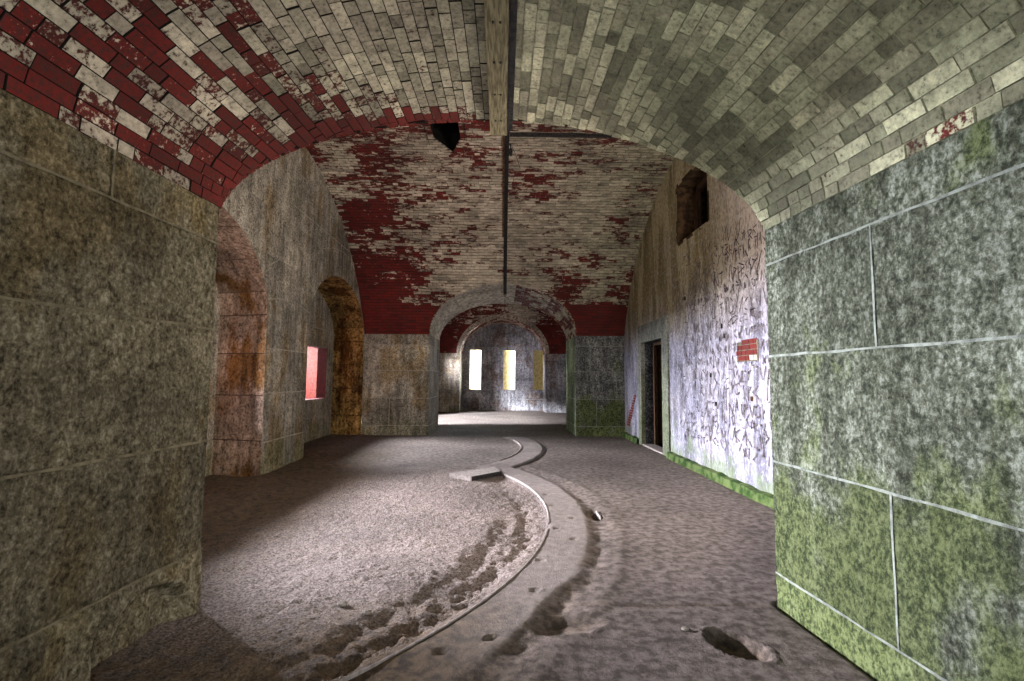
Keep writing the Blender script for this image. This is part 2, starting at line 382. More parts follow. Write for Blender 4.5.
# ------------------------------------------------------------------ vaults of brick
def ell_w(z, a, pr=PR):      # half width of a passage arch at height z
    t = (z-ZS)/pr
    return a*math.sqrt(max(0, 1-t*t)) if t < 1 else 0.0
class Vault:
    def __init__(s, y0, y1, x0, x1):
        s.y0, s.y1, s.x0, s.x1 = y0, y1, x0-.05, x1+.05
        s.h = (y1-y0)/2; s.yc = (y0+y1)/2; s.R = (s.h**2+VR**2)/(2*VR); s.zc = ZS+VR-s.R
        s.pm = math.asin(s.h/s.R)
    def P(s, x, p, off=0.0):
        r = s.R-off
        return (x, s.yc+r*math.sin(p), s.zc+r*math.cos(p))
    def z(s, p): return s.zc+s.R*math.cos(p)
    def y_at(s, z, side):
        c = min(1, (z-s.zc)/s.R); return s.yc+side*s.R*math.sqrt(max(0, 1-c*c))
    def top(s, y): return s.zc+math.sqrt(s.R**2-(y-s.yc)**2)
V1 = Vault(NY1, FY0, XL, XR)
V2 = Vault(FY1, GY0, XL, XR)
NCX = (-1.83+1.705)/2; NA = (1.83+1.705)/2
def hole_pass(V, side, z):      # x interval cut out of the room vault by a passage
    if V is V1 and side == -1: w, c = ell_w(z, NA, PR), NCX
    elif V is V2 and side == 1: w, c = ell_w(z, 1.8, PRG), 0.0
    else: w, c = ell_w(z, 1.8, PRF), 0.0
    return (c-w, c+w) if w > 0 else None
def vent_hit(x, p): return False
def room_vault(V, name, cov, sidehole, vent=None, lod=1):
    ch = .076*lod; n = round(2*V.pm*V.R/ch); dp = 2*V.pm/n
    mb = MB(); g = .0035/V.R
    for i in range(n):
        a = -V.pm+i*dp; b = a+dp; m = (a+b)/2; side = -1 if m < 0 else 1
        # mortar bed
        ivs = []
        for e in (a, b):
            hp = hole_pass(V, side, V.z(e)) if side in sidehole else None
            ivs.append(hp if hp else ((0, 0) if not hole_pass(V, side, V.z(e)) else (0, 0)))
        hm = hole_pass(V, side, V.z(m)) if side in sidehole else None
        vs_ = vent(m) if vent else None
        if vs_ and not hm: hm = vs_; ivs = [vent(a) or vs_, vent(b) or (sum(vs_)/2,)*2]
        o = -.012
        segs = [((V.x0, V.x0), ivs)] 
        xsL = [V.x0, V.x1]
        tone = (.3, .3, .3)
        def strip(xa0, xa1, xb0, xb1):
            k = 8
            for j in range(k):
                A0 = xa0+(xa1-xa0)*j/k; A1 = xa0+(xa1-xa0)*(j+1)/k; B0 = xb0+(xb1-xb0)*j/k; B1 = xb0+(xb1-xb0)*(j+1)/k
                cx = (A0+B1)/2
                cc = cov(cx, m); mb.quad(V.P(A0, a, o), V.P(A1, a, o), V.P(B1, b, o), V.P(B0, b, o), (min(1, cc[0]*.9), .30, cc[2]))
        if hm:
            strip(V.x0, ivs[0][0], V.x0, ivs[1][0]); strip(ivs[0][1], V.x1, ivs[1][1], V.x1)
        else: strip(V.x0, V.x1, V.x0, V.x1)
        x = V.x0-(i % 2)*.11-rnd.random()*.03
        while x < V.x1:
            L = (.205 if (i % 6) else .105)*rnd.uniform(.93, 1.06)*lod
            xa, xb = max(x+.004, V.x0), min(x+L-.004, V.x1); x += L
            if xb-xa < .02: continue
            pieces = [(xa, xb)]
            if hm:
                pieces = []
                if xa < hm[0]: pieces.append((xa, min(xb, hm[0])))
                if xb > hm[1]: pieces.append((max(xa, hm[1]), xb))
            for (p0, p1) in pieces:
                if p1-p0 < .01: continue
                c = cov((p0+p1)/2, m); off = rnd.uniform(-.002, .004); off2 = off
                q = [V.P(p0, a+g, off), V.P(p1, a+g, off), V.P(p1, b-g, off2), V.P(p0, b-g, off2)]
                r = [V.P(p0, a+g, -.013), V.P(p1, a+g, -.013), V.P(p1, b-g, -.013), V.P(p0, b-g, -.013)]
                mb.quad(*q, col=c)
                for k in range(4): mb.quad(q[k], r[k], r[(k+1) % 4], q[(k+1) % 4], col=(.0, -1, 0))
    return mb.build(name, 'brick_room', kind='structure')
def clamp(v, a=0., b=1.): return max(a, min(b, v))
def sst(a, b, v): t = clamp((v-a)/(b-a)); return t*t*(3-2*t)
def cov_room(x, p):
    y = V1.yc+V1.R*math.sin(p); z = V1.z(p)
    n = nz((x, y, z), .9, 2.2)*.35+nz((x*.35, y, z), 3.7, 4.4)*.35
    wob = nz((x*.9, 0, 0), 1.3, 8.1)*.25
    if y > V1.yc:
        c = .80
        band = 1-sst(.33, .62, z-ZS+wob-.10*abs(x)+.0)           # red belt low down
        side = sst(1.1, 2.6, -x)*(.95-.35*sst(3.8, 5.0, z))
        sider = sst(1.5, 2.8, x)*(1-sst(2.9, 4.2, z))*.7
        c -= .90*band; c -= side*.50; c -= sider*.28
        if x > .15 and z > 2.9: c -= .12
        if abs(x) < 1.0 and z < 3.75: c += .25
        if x > -1.2 and z > 4.2: c += .10
        c -= .35*math.exp(-(((x+.75)/.5)**2))*sst(4.6, 5.2, z)
        red = band
    else: c = .55
    c += n
    t = clamp(.52+rnd.uniform(-.15, .15)-(.18 if x > .1 else 0)-.1*sst(1.5, 3, x))
    if rnd.random() < .10: t *= .35
    return (clamp(c+rnd.uniform(-.22, .22)), t, .10+.40*sst(0, 3, x)+rnd.uniform(0, .1))
# smoke vent, a rough pentagon in the crown left of the iron rail
vp0, vp1 = 0.0, 0.0
VENT = None
def set_vent():
    # outline in (x, p) on the vault
    def pph(y): return math.asin((y-V1.yc)/V1.R)
    yA, yB, yC = VENT_Y
    pa, pb, pc = pph(yA), pph(yB), pph(yC)
    def span(p):
        if p < pa: return None
        if p < pb: return (VX0, VX1)
        t = (p-pb)/(pc-pb)
        if t >= 1: return None
        xm = VX0+(VX1-VX0)*.62
        return (VX0+(xm-VX0)*t, VX1-(VX1-xm)*t)
    return span
VX0, VX1, VENT_Y = -1.17, -.73, (7.0, 8.0, 8.42)
VENT = set_vent()
room_vault(V1, 'ceiling_vault', cov_room, (-1, 1), VENT)
def cov_room2(x, p):
    y = V2.yc+V2.R*math.sin(p); z = V2.z(p)
    n = nz((x, y, z), 1.1, 9.2)*.5
    c = .12+n*.6+.35*sst(1.0, .0, abs(x-.6))*sst(3.1, 3.6, z)+(.35 if z > 3.6 else 0)
    return (clamp(c+rnd.uniform(-.15, .15)), clamp(.5+rnd.uniform(-.3, .3)), .05)
room_vault(V2, 'ceiling_beyond', cov_room2, (-1, 1), None, 1.4)

def passage_vault(name, y0f, y1f, cx, a, cov, course=.105, lens=(.21, .105), hp=.4, PR=PR, dark=True):
    """y0f/y1f(t) give the depth range at arch angle t; cx(y), a(y) the centre and half width"""
    # equal arc divisions
    N = 400; ts = [PI*i/N for i in range(N+1)]
    P0 = [(math.cos(t)*a(2.5), math.sin(t)*PR) for t in ts]
    s = [0]
    for p, q in zip(P0, P0[1:]): s.append(s[-1]+math.dist(p, q))
    n = round(s[-1]/course)
    def t_at(L):
        import bisect
        i = min(max(bisect.bisect_left(s, L), 1), N); f = (L-s[i-1])/(s[i]-s[i-1]); return ts[i-1]+(ts[i]-ts[i-1])*f
    def P(t, y, off=0.0):
        A = a(y); nx, nzz = math.cos(t)/A, math.sin(t)/PR; l = math.hypot(nx, nzz)
        sag = .11*max(0, math.cos(t))**1.5 if dark else 0
        return (cx(y)+A*math.cos(t)-off*nx/l, y, ZS+PR*math.sin(t)-off*nzz/l-sag)
    mb = MB()
    for i in range(n):
        ta, tb = t_at(s[-1]*i/n), t_at(s[-1]*(i+1)/n); tm = (ta+tb)/2; dt = (tb-ta)*.04
        for j in range(10):
            f0, f1 = j/10, (j+1)/10
            ya0, ya1 = y0f(ta), y1f(ta); yb0, yb1 = y0f(tb), y1f(tb)
            c = cov(tm, ya0+(ya1-ya0)*(f0+.05))
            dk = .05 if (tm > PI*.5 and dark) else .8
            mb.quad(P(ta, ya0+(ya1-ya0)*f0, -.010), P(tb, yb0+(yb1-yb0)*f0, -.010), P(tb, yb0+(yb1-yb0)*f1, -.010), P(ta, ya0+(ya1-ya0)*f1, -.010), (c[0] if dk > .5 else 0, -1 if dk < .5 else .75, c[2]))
        y = y0f(tm)-rnd.random()*.2; ye = y1f(tm)
        while y < ye-.01:
            hd = rnd.random() < hp; L = lens[1] if hd else lens[0]
            L *= rnd.uniform(.95, 1.05)
            p0, p1 = max(y+.004, y0f(tm)), min(y+L-.004, ye); y += L
            if p1-p0 < .015: continue
            c = cov(tm, (p0+p1)/2); o = rnd.uniform(-.003, .005)
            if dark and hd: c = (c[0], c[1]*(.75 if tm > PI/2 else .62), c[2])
            if p1 >= ye-.002: qa, qb = min(p1, y1f(ta)), min(p1+.03, y1f(tb)); qa, qb = y1f(ta), y1f(tb)
            else: qa = qb = p1
            q = [P(ta+dt, p0, o), P(tb-dt, p0, o), P(tb-dt, qb, o), P(ta+dt, qa, o)]
            r = [P(ta+dt, p0, -.011), P(tb-dt, p0, -.011), P(tb-dt, qb, -.011), P(ta+dt, qa, -.011)]
            mb.quad(*q, col=c)
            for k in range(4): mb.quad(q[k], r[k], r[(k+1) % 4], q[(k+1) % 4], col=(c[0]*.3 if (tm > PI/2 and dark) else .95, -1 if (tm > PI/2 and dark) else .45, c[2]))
    return mb.build(name, 'brick', kind='structure')
def zt(t, pr=PR): return ZS+pr*math.sin(t)
def n_cx(y): return (splayL(y)+splayR(y))/2
def n_a(y): return (splayR(y)-splayL(y))/2
def cov_near(t, y):
    # t = 0 right springing, PI left springing
    f = t/PI; x = math.cos(t)*1.8; yend = V1.y_at(zt(t), -1)
    n = nz((x, y, t), 1.6, 1.1)*.5
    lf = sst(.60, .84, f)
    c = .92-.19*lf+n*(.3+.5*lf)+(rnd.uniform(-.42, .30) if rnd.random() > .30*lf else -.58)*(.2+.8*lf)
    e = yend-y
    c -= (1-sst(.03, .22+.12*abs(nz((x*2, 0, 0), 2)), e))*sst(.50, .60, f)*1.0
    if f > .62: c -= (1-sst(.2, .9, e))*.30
    if .5 < f < .6: c -= .06
    if f < .5: c = .98 if rnd.random() > .03 else .8
    if f < .03 and 1.85 < y < 2.15: c = .58
    tone = clamp(.66+rnd.gauss(0, .17)+nz((x, y, t), 1.1, 5)*.5)
    if f < .5 and rnd.random() < .28*sst(1.2, 2.6, y): tone *= .22
    if rnd.random() < .12: tone *= .4
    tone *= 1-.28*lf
    tint = clamp(.18+.75*sst(.60, .40, f)+rnd.uniform(-.1, .1)+nz((x, y, 2), .9, 4)*.35)
    return (clamp(c), tone, tint)
passage_vault('ceiling_passage', lambda t: NY0, lambda t: V1.y_at(zt(t), -1), n_cx, n_a, cov_near, .068, (.205, .100), .40)
def cov_far(t, y):
    f = t/PI; c = .95
    if f < .45: c = .50+nz((f*14, y*1.5, 3), 2.2, 3)*1.5
    return (clamp(c+rnd.uniform(-.12, .1)), clamp(.62+rnd.uniform(-.3, .3)), .25)
passage_vault('ceiling_arch', lambda t: V1.y_at(zt(t, PRF), 1), lambda t: V2.y_at(zt(t, PRF), -1), lambda y: 0.0, lambda y: 1.8, cov_far, .075, (.22, .11), .3, PRF, False)
passage_vault('ceiling_end', lambda t: V2.y_at(zt(t, PRG), 1), lambda t: GY1+.05, lambda y: 0.0, lambda y: 1.8,
              lambda t, y: (clamp(.45+nz((t*2, y, 0), 2, 6)+rnd.uniform(-.2, .2)), .5, .05), .14, (.3, .2), .3, PRG, False)
# ring of voussoir bricks round each arch mouth
def arch_ring(name, V, side, a, cx, cov, n=58, wd=.25, PR=PR):
    mb = MB()
    def pp(t, k, o):
        nx, nn = math.cos(t)/a, math.sin(t)/PR; l = math.hypot(nx, nn)
        x = cx+a*math.cos(t)+k*nx/l; z = ZS+PR*math.sin(t)+k*nn/l
        y = V.y_at(max(z, ZS), side)
        return (x, y-side*o, z-o*.3)
    for i in range(n):
        t0, t1 = PI*i/n, PI*(i+1)/n; d = (t1-t0)*.06
        cuts = [0, wd*.5, wd] if i % 2 else [0, wd*.25, wd*.75, wd]
        mb.quad(pp(t0, -.001, .008), pp(t0, wd, .008), pp(t1, wd, .008), pp(t1, -.001, .008), (.55, .4, .15))
        for k0, k1 in zip(cuts, cuts[1:]):
            c = cov((i+.5)/n, k0/wd)
            q = [pp(t0+d, k0+.004, .02), pp(t0+d, k1-.004, .02), pp(t1-d, k1-.004, .02), pp(t1-d, k0+.004, .02)]
            mb.quad(*q, col=c)
        q0 = [pp(t0+d, 0, .02), pp(t1-d, 0, .02), pp(t1-d, 0, -.05), pp(t0+d, 0, -.05)]
        mb.quad(*q0, col=cov((i+.5)/n, 0))
    return mb.build(name, 'brick', kind='structure')
arch_ring('trim_1', V2, 1, 1.8, 0.0, lambda f, k: (.75+rnd.uniform(-.2, .2), .5, .05), 40, .16, PRG)
arch_ring('trim_2', V1, -1, NA, NCX, lambda f, k: (.98 if f < .46 else .15, .6, .6 if f < .46 else .1))

# ------------------------------------------------------------------ piers
def pier_near(side):
    f = splayL if side < 0 else splayR; nm = 'left' if side < 0 else 'right'; s = -side
    P = lambda u, v: ((f(u), u, v), (s, .06 if side < 0 else .05, 0))
    if side < 0:
        rows = [.33, .98, 1.67, 2.22]; vt = [[2.30], [], [], [], [2.36]]
        def extra(u, v):
            d = ((u-2.78)/.30)**2+((v-.02)/.24)**2
            e = -.10*(1-sst(.6, 1.1, d))
            d2 = ((u-2.50)/.07)**2+((v-.08)/.16)**2
            return e-.05*(1-sst(.5, 1.2, d2))+(.012 if v < .33 else 0)
    else:
        rows = [.19, .87, 1.53, 2.12]; vt = [[], [2.27], [], [2.31], [1.5]]
        extra = None
    mb = MB()
    zt_ = ZS if side < 0 else ZS-.11
    cells(mb, P, lin(NY0, NY1, .025), lin(-.12, zt_, .025, rows), amp=.009 if side < 0 else .005, fr=16, rows=rows, extra=extra)
    joints(mb, P, NY0, NY1, rows, vt, -.05, zt_, .013 if side < 0 else .012, .011 if side < 0 else .004)
    # the two ends of the pier, its flank out to the side wall
    xo = XL-1.2 if side < 0 else XR
    for yy, sg in ((NY1, 1), (NY0, -1)):
        Q = plane_y(yy, sg); x0, x1 = sorted((f(yy), xo))
        cells(mb, Q, lin(x0, x1, .3), lin(-.12, ZS, .3, rows), rows=rows)
        joints(mb, Q, x0, x1, rows, [[], [x0+.8], [x0+.4], [x0+.9], []], 0, ZS)
    o = mb.build('wall_'+nm+'_pier', 'stone_l' if side < 0 else 'stone_r', kind='structure', smooth=False)
    return o
pier_near(-1); pier_near(1)
# rear of the springing mass behind the near piers (room the camera stands in)
def pier_far(side):
    nm = 'left' if side < 0 else 'right'; rows = [.24, .90, 1.57, 2.20]
    xi = side*1.8; xo = XL if side < 0 else XR
    x0, x1 = sorted((xi, xo)); mb = MB()
    Q = plane_y(FY0, -1); cells(mb, Q, lin(x0, x1, .08), lin(-.1, ZS, .08, rows), amp=.004, rows=rows)
    vt = [[x0+.9], [x0+.5], [x0+1.0], [x0+.35], []] if side > 0 else [[-2.5], [-2.75], [-2.3], [-2.75], []]
    joints(mb, Q, x0, x1, rows, vt, 0, ZS, .018, .008)
    Q = plane_y(FY1, 1); cells(mb, Q, lin(x0, x1, .4), lin(-.1, ZS, .4, rows), rows=rows)
    mb.build('wall_far_'+nm, 'stone_room' if side < 0 else 'stone_farr', kind='structure')
    mb = MB(); Q = plane_x(xi, -side); cells(mb, Q, lin(FY0, FY1, .1), lin(-.1, ZS, .08, rows), amp=.003, rows=rows)
    joints(mb, Q, FY0, FY1, rows, [[], [13.2], [], [13.4], []], 0, ZS, .02, .008)
    mb.build('wall_arch_'+nm, 'stone_room' if side < 0 else 'stone_pale', kind='structure')
pier_far(-1); pier_far(1)
def pier_end(side):
    nm = 'left' if side < 0 else 'right'; rows = [.3, .95, 1.6, 2.2]; xi = side*1.8; xo = XL if side < 0 else XR
    x0, x1 = sorted((xi, xo)); mb = MB()
    Q = plane_y(GY0, -1); cells(mb, Q, lin(x0, x1, .15), lin(-.1, ZS, .15, rows), rows=rows, amp=.004)
    joints(mb, Q, x0, x1, rows, [[x0+.5], [x0+.9], [x0+.5], [x0+.9], []], 0, ZS, .02, .008)
    Q = plane_x(xi, -side); cells(mb, Q, lin(GY0, GY1, .2), lin(-.1, ZS, .2, rows), rows=rows)
    mb.build('wall_end_'+nm, 'stone_room' if side < 0 else 'stone_end', kind='structure')
pier_end(-1); pier_end(1)
# upper wall mass above the arches, kept light tight
def slab(name, x0, x1, y0, y1, z0, z1):
    mb = MB(); mb.box(x0, x1, y0, y1, z0, z1); return mb.build(name, 'stone_room', kind='structure')

# ------------------------------------------------------------------ left wall with its two niches
def arch_y(y):
    for c, h in NICHES:
        t = (y-c)/h
        if abs(t) < 1: return NSP+NRI*math.sqrt(1-t*t)
    return None
WIN = [(5.05, 7.12), (9.75, 12.0)]   # embrasure openings in the niche backs
WZ = (.90, 2.08)
def left_wall():
    rows = [.45, 1.15, 1.8, 2.45, 3.15, 3.85, 4.55]
    mb = MB(); P = plane_x(XL, 1)
    us = [NY1]; 
    for c, h in NICHES: us += [c+h*math.sin(PI/2*k/22) for k in range(-22, 23)]
    us += lin(NY1, FY0, .12); us = sorted(set(round(u, 4) for u in us))
    def low(u):
        a = arch_y(u); return a if a else -.1
    def lowc(u): return low(u)
    # edges of niches: treat the columns on either side separately
    edges = [e for c, h in NICHES for e in (c-h, c+h)]
    for a, b in zip(us, us[1:]):
        if b-a < 1e-4: continue
        inn = arch_y((a+b)/2) is not None
        def lw(u, a=a, b=b, inn=inn):
            if not inn: return -.1
            v = arch_y(u); return v if v else NSP
        cells(mb, P, [a, b], lin(-.1, 5.6, .14, rows), low=lw, up=V1.top, amp=.006, fr=7, rows=rows)
    # joints: pier courses and voussoir lines
    for k, r in enumerate(rows[:3]):
        ribbon(mb, P, [(7.22, r), (8.70, r)], .014, .007, seed=k); ribbon(mb, P, [(3.2, r), (3.78, r)], .014, .007)
    ribbon(mb, P, [(7.96, 0), (7.96, 2.4)], .014, .007)
    for c, h in NICHES:
        for k in range(9):
            t = PI*(k+.5)/9; y0 = c+h*math.cos(t); z0 = NSP+NRI*math.sin(t); L = .62
            y1, z1 = y0+L*math.cos(t), z0+L*math.sin(t)*.9
            if 3.2 < y1 < 12.25 and z1 < V1.top(y1)-.02 and not arch_y(y1): ribbon(mb, P, [(y0, z0), (y1, z1)], .012, .007)
            elif 3.2 < y1 < 12.25 and z1 < V1.top(y1)-.02 and z1 > (arch_y(y1) or 0): ribbon(mb, P, [(y0, z0), (y1, z1)], .012, .007)
        pts = [(c+(h+.62)*math.cos(PI*k/12), NSP+(NRI+.56)*math.sin(PI*k/12)) for k in range(2, 11)]
        pts = [p for p in pts if 3.2 < p[0] < 12.2 and p[1] < V1.top(p[0])-.02]
        ribbon(mb, P, pts, .012, .007)
    for r in (4.15, 4.75): 
        ys = [y for y in lin(3.3, 12.2, .1) if V1.top(y) > r+.03]
        ribbon(mb, P, [(ys[0], r), (ys[-1], r)], .014, .007)
    for y, a, b in ((6.4, 4.15, 4.75), (9.2, 4.15, 4.75), (7.9, 3.7, 4.15), (7.3, 4.75, 5.2), (8.6, 4.75, 5.3)): ribbon(mb, P, [(y, a), (y, b)], .014, .007)
    mb.build('wall_left', 'stone_room', kind='structure')
left_wall()
def niche(k):
    c, h = NICHES[k]; ho = h+.22
    prof = [(-1, -.1)]+[(-1, z) for z in (.5, 1.1, 1.7)]
    prof = [(c-h, -.1, c-ho), (c-h, .55, c-ho), (c-h, 1.1, c-ho), (c-h, 1.7, c-ho)]
    for j in range(25):
        t = PI-PI*j/24; prof.append((c+h*math.cos(t), NSP+NRI*math.sin(t), c+ho*math.cos(t)))
    prof += [(c+h, 1.7, c+ho), (c+h, 1.1, c+ho), (c+h, .55, c+ho), (c+h, -.1, c+ho)]
    mb = MB()
    for (y0, z0, b0), (y1, z1, b1) in zip(prof, prof[1:]):
        n = 8
        for i in range(n):
            f0, f1 = i/n, (i+1)/n
            def q(y, z, b, f):
                p = [XL+(XB-XL)*f, y+(b-y)*f, z]
                d = .010*nz(p, 5, 2)*(0 if f in (0, 1) else 1)
                return (p[0], p[1]+d*(1 if y < c else -1), p[2]-d)
            t = random.Random(int(z0*2.2)*5+(y0 > c)).random()
            mb.quad(q(y0, z0, b0, f0), q(y1, z1, b1, f0), q(y1, z1, b1, f1), q(y0, z0, b0, f1), (0, t, 0), weld=True)
    # joints across the jamb and soffit
    def line(y, z, b, jog=0):
        e = .010; dz = .008
        s = 1 if y > c else -1
        A = (XL, y-s*e, z-dz-e*.3); B = (XB, b-s*e, z-dz-e*.3); C_ = (XB, b-s*e, z+dz-e*.3); D = (XL, y-s*e, z+dz-e*.3)
        mb.quad(A, B, C_, D, (1, .4, 0))
    for z in (.48, 1.12, 1.72, 2.28): line(c+h, z, c+ho); line(c-h, z, c-ho)
    for j in (2, 5, 8, 11, 14, 17, 20, 22):
        t = PI*j/24; 
        if 1:
            e = .012; y, z, b = c+(h-e)*math.cos(t), NSP+(NRI-e)*math.sin(t), c+(ho-e)*math.cos(t)
            t2 = t+.008; y2, z2, b2 = c+(h-e)*math.cos(t2), NSP+(NRI-e)*math.sin(t2), c+(ho-e)*math.cos(t2)
            mb.quad((XL, y, z), (XB, b, z), (XB, b2, z2), (XL, y2, z2), (1, .4, 0))
    mb.build('wall_left_niche', 'stone_pink' if k == 0 else 'stone_gold', kind='structure')
    # back wall with the embrasure hole
    mb = MB(); P = plane_x(XB, 1); w0, w1 = WIN[k]
    us = sorted(set([round(c+ho*math.sin(PI/2*i/18), 4) for i in range(-18, 19)]+[w0, w1]))
    def up(u):
        t = (u-c)/ho; return NSP+NRI*math.sqrt(max(0, 1-t*t))
    cells(mb, P, us, lin(-.1, NSP+NRI, .15, WZ), up=up, hole=lambda u, v: w0 < u < w1 and WZ[0] < v < WZ[1], amp=0)
    for z in (.5, 2.5): ribbon(mb, P, [(c-ho+.25, z), (c+ho-.25, z)], .014, .006)
    ribbon(mb, P, [(w1-.5, 0), (w1-.5, .9)], .014, .006)
    mb.build('wall_left_back', 'stone_room', kind='structure')
    # splayed window opening: painted reveal and the lit cheek beyond
    win = empty('window_%d' % (k+1), (XB, (w0+w1)/2, WZ[0]), kind='structure')
    x1 = XB-.22; x2 = XB-1.3; mb = MB()
    z0, z1 = WZ
    for (a, b, c_, d) in (((XB, w1, z0), (x1, w1, z0), (x1, w1, z1), (XB, w1, z1)), ((XB, w0, z0), (XB, w0, z1), (x1, w0, z1), (x1, w0, z0)),
                        ((XB, w0, z0), (x1, w0, z0), (x1, w1, z0), (XB, w1, z0)), ((XB, w0, z1), (XB, w1, z1), (x1, w1, z1), (x1, w0, z1))):
        mb.quad(a, b, c_, d)
    part(mb.build('reveal', 'redpaint'), win)
    mb = MB(); e = .35
    nx = 8; nzv = 10
    for (ya, yb) in ((w1, w1+e), (w0, w0-e)):
        mb.quad((x1, ya, z0), (x2, yb, z0-.1), (x2, yb, z1+.3), (x1, ya, z1))
    mb.quad((x1, w0+.02, z0), (x2, w0-e, z0-.1), (x2, w1+e, z0-.1), (x1, w1-.02, z0))
    mb.quad((x1, w0+.02, z1), (x2, w0-e, z1+.3), (x2, w1+e, z1+.3), (x1, w1-.02, z1))
    part(mb.build('cheek', 'red_lit' if k else 'redpaint'), win)
niche(0); niche(1)

# ------------------------------------------------------------------ right wall: plaster, door, high window
DOOR = (9.30, 10.70, 2.17); HW = (7.14, 8.43, 3.72, 4.72)
def right_wall():
    P = plane_x(XR, -1); mb = MB()
    us = lin(NY1, FY0, .12, (DOOR[0], DOOR[1], HW[0], HW[1])); vs = lin(-.1, 5.6, .12, (DOOR[2], HW[2], HW[3]))
    def hole(u, v): return (DOOR[0] < u < DOOR[1] and v < DOOR[2]) or (HW[0] < u < HW[1] and HW[2] < v < HW[3])
    cells(mb, P, us, vs, up=V1.top, hole=hole, amp=.005, fr=3)
    w = mb.build('wall_right', 'plaster', kind='structure', smooth=True)
    # scratched graffiti: rows of worn, unreadable letter strokes
    G = {'A': [(0, 0, .5, 1), (.5, 1, 1, 0), (.2, .4, .8, .4)], 'E': [(0, 0, 0, 1), (0, 1, .8, 1), (0, .5, .6, .5), (0, 0, .8, 0)], 'M': [(0, 0, 0, 1), (0, 1, .5, .4), (.5, .4, 1, 1), (1, 1, 1, 0)],
         'I': [(.5, 0, .5, 1)], 'N': [(0, 0, 0, 1), (0, 1, 1, 0), (1, 0, 1, 1)], 'T': [(.5, 0, .5, 1), (0, 1, 1, 1)], 'V': [(0, 1, .5, 0), (.5, 0, 1, 1)], 'R': [(0, 0, 0, 1), (0, 1, .8, .8), (.8, .8, 0, .5), (.2, .5, 1, 0)],
         'L': [(0, 1, 0, 0), (0, 0, .8, 0)], 'K': [(0, 0, 0, 1), (0, .5, 1, 1), (0, .5, 1, 0)], 'O': [(0, .2, .0, .8), (0, .8, .5, 1), (.5, 1, 1, .7), (1, .7, 1, .2), (1, .2, .4, 0), (.4, 0, 0, .2)], '/': [(0, 0, 1, 1)], 'P': [(0, 0, 0, 1), (0, 1, .9, .85), (.9, .85, 0, .5)]}
    mb = MB(); r = random.Random(3); ks = list(G)
    z = .45
    while z < 3.5:
        hgt = r.uniform(.08, .22); y = 8.75-r.random()*.3
        while y > 3.6:
            den = sst(8.9, 7.0, y)*(1-.5*sst(2.2, 3.3, z))+.25
            wdt = hgt*r.uniform(.45, .75)
            if r.random() < den:
                zz = z+r.uniform(-.04, .04); tilt = r.uniform(-.15, .15)
                for (a, b, c, d) in G[r.choice(ks)]:
                    if r.random() < .28: continue
                    w_ = lambda: r.uniform(-.022, .022)
                    p0 = (y-wdt*(a+tilt*b)+w_(), zz+hgt*b+w_()); p1 = (y-wdt*(c+tilt*d)+w_(), zz+hgt*d+w_())
                    if HW[0]-.05 < p0[0] < HW[1]+.05 and p0[1] > HW[2]-.1: continue
                    if max(p0[1], p1[1]) > 3.6: continue
                    ribbon(mb, P, [p0, p1], .017, .009, .007, step=.06, seed=r.randrange(9999))
            y -= wdt+r.uniform(.01, .07)
        z += hgt+r.uniform(.02, .08)
    part(mb.build('scratched_graffiti', 'scratch', label='worn, unreadable scratched lettering'), w)
    # where the plaster has fallen off the brick
    mb = MB(); rr = random.Random(5)
    y = 5.80
    for i in range(4):
        z0 = 1.62+i*.066; yy = 5.80-(i % 2)*.09
        while yy < 6.33:
            L = .19 if rr.random() < .6 else .10; a, b = max(yy+.006, 5.80+rr.uniform(0, .04)), min(yy+L-.006, 6.34-rr.uniform(0, .05)); yy += L
            if b-a < .02 or (i == 3 and a > 6.15): continue
            mb.box(XR-.016, XR+.02, a, b, z0+.005, z0+.061, (-.5 if rr.random() < .9 else .9, rr.uniform(.3, .7), .3))
    mb.box(XR-.010, XR+.01, 5.80, 6.33, 1.61, 1.86, (.9, -.22, .4))
    part(mb.build('exposed_brick', 'brick', label='patch of bare red brick'), w)
    mb = MB()
    for i in range(13):
        z0 = .30+i*.058; yc = 11.95-i*.052; ww = .16 if i < 8 else .10
        mb.box(XR-.016, XR+.02, yc-ww*rr.uniform(.7, 1), yc+ww*.6, z0, z0+.045, (.05, rr.uniform(.5, 1), .2))
    part(mb.build('exposed_brick', 'brick', label='slanting sliver of bare red brick'), w)
    # small iron stubs left in the wall
    for (y, z) in ((6.75, 2.12), (6.68, 1.98), (7.15, 1.45), (5.98, 1.16), (7.0, 1.05), (8.1, 2.72)):
        mb = MB(); mb.box(XR-.022, XR+.02, y-.012, y+.012, z-.03, z+.03)
        part(mb.build('iron_stub', 'rust' if y == 5.98 else 'iron'), w)
    return w
right_wall()
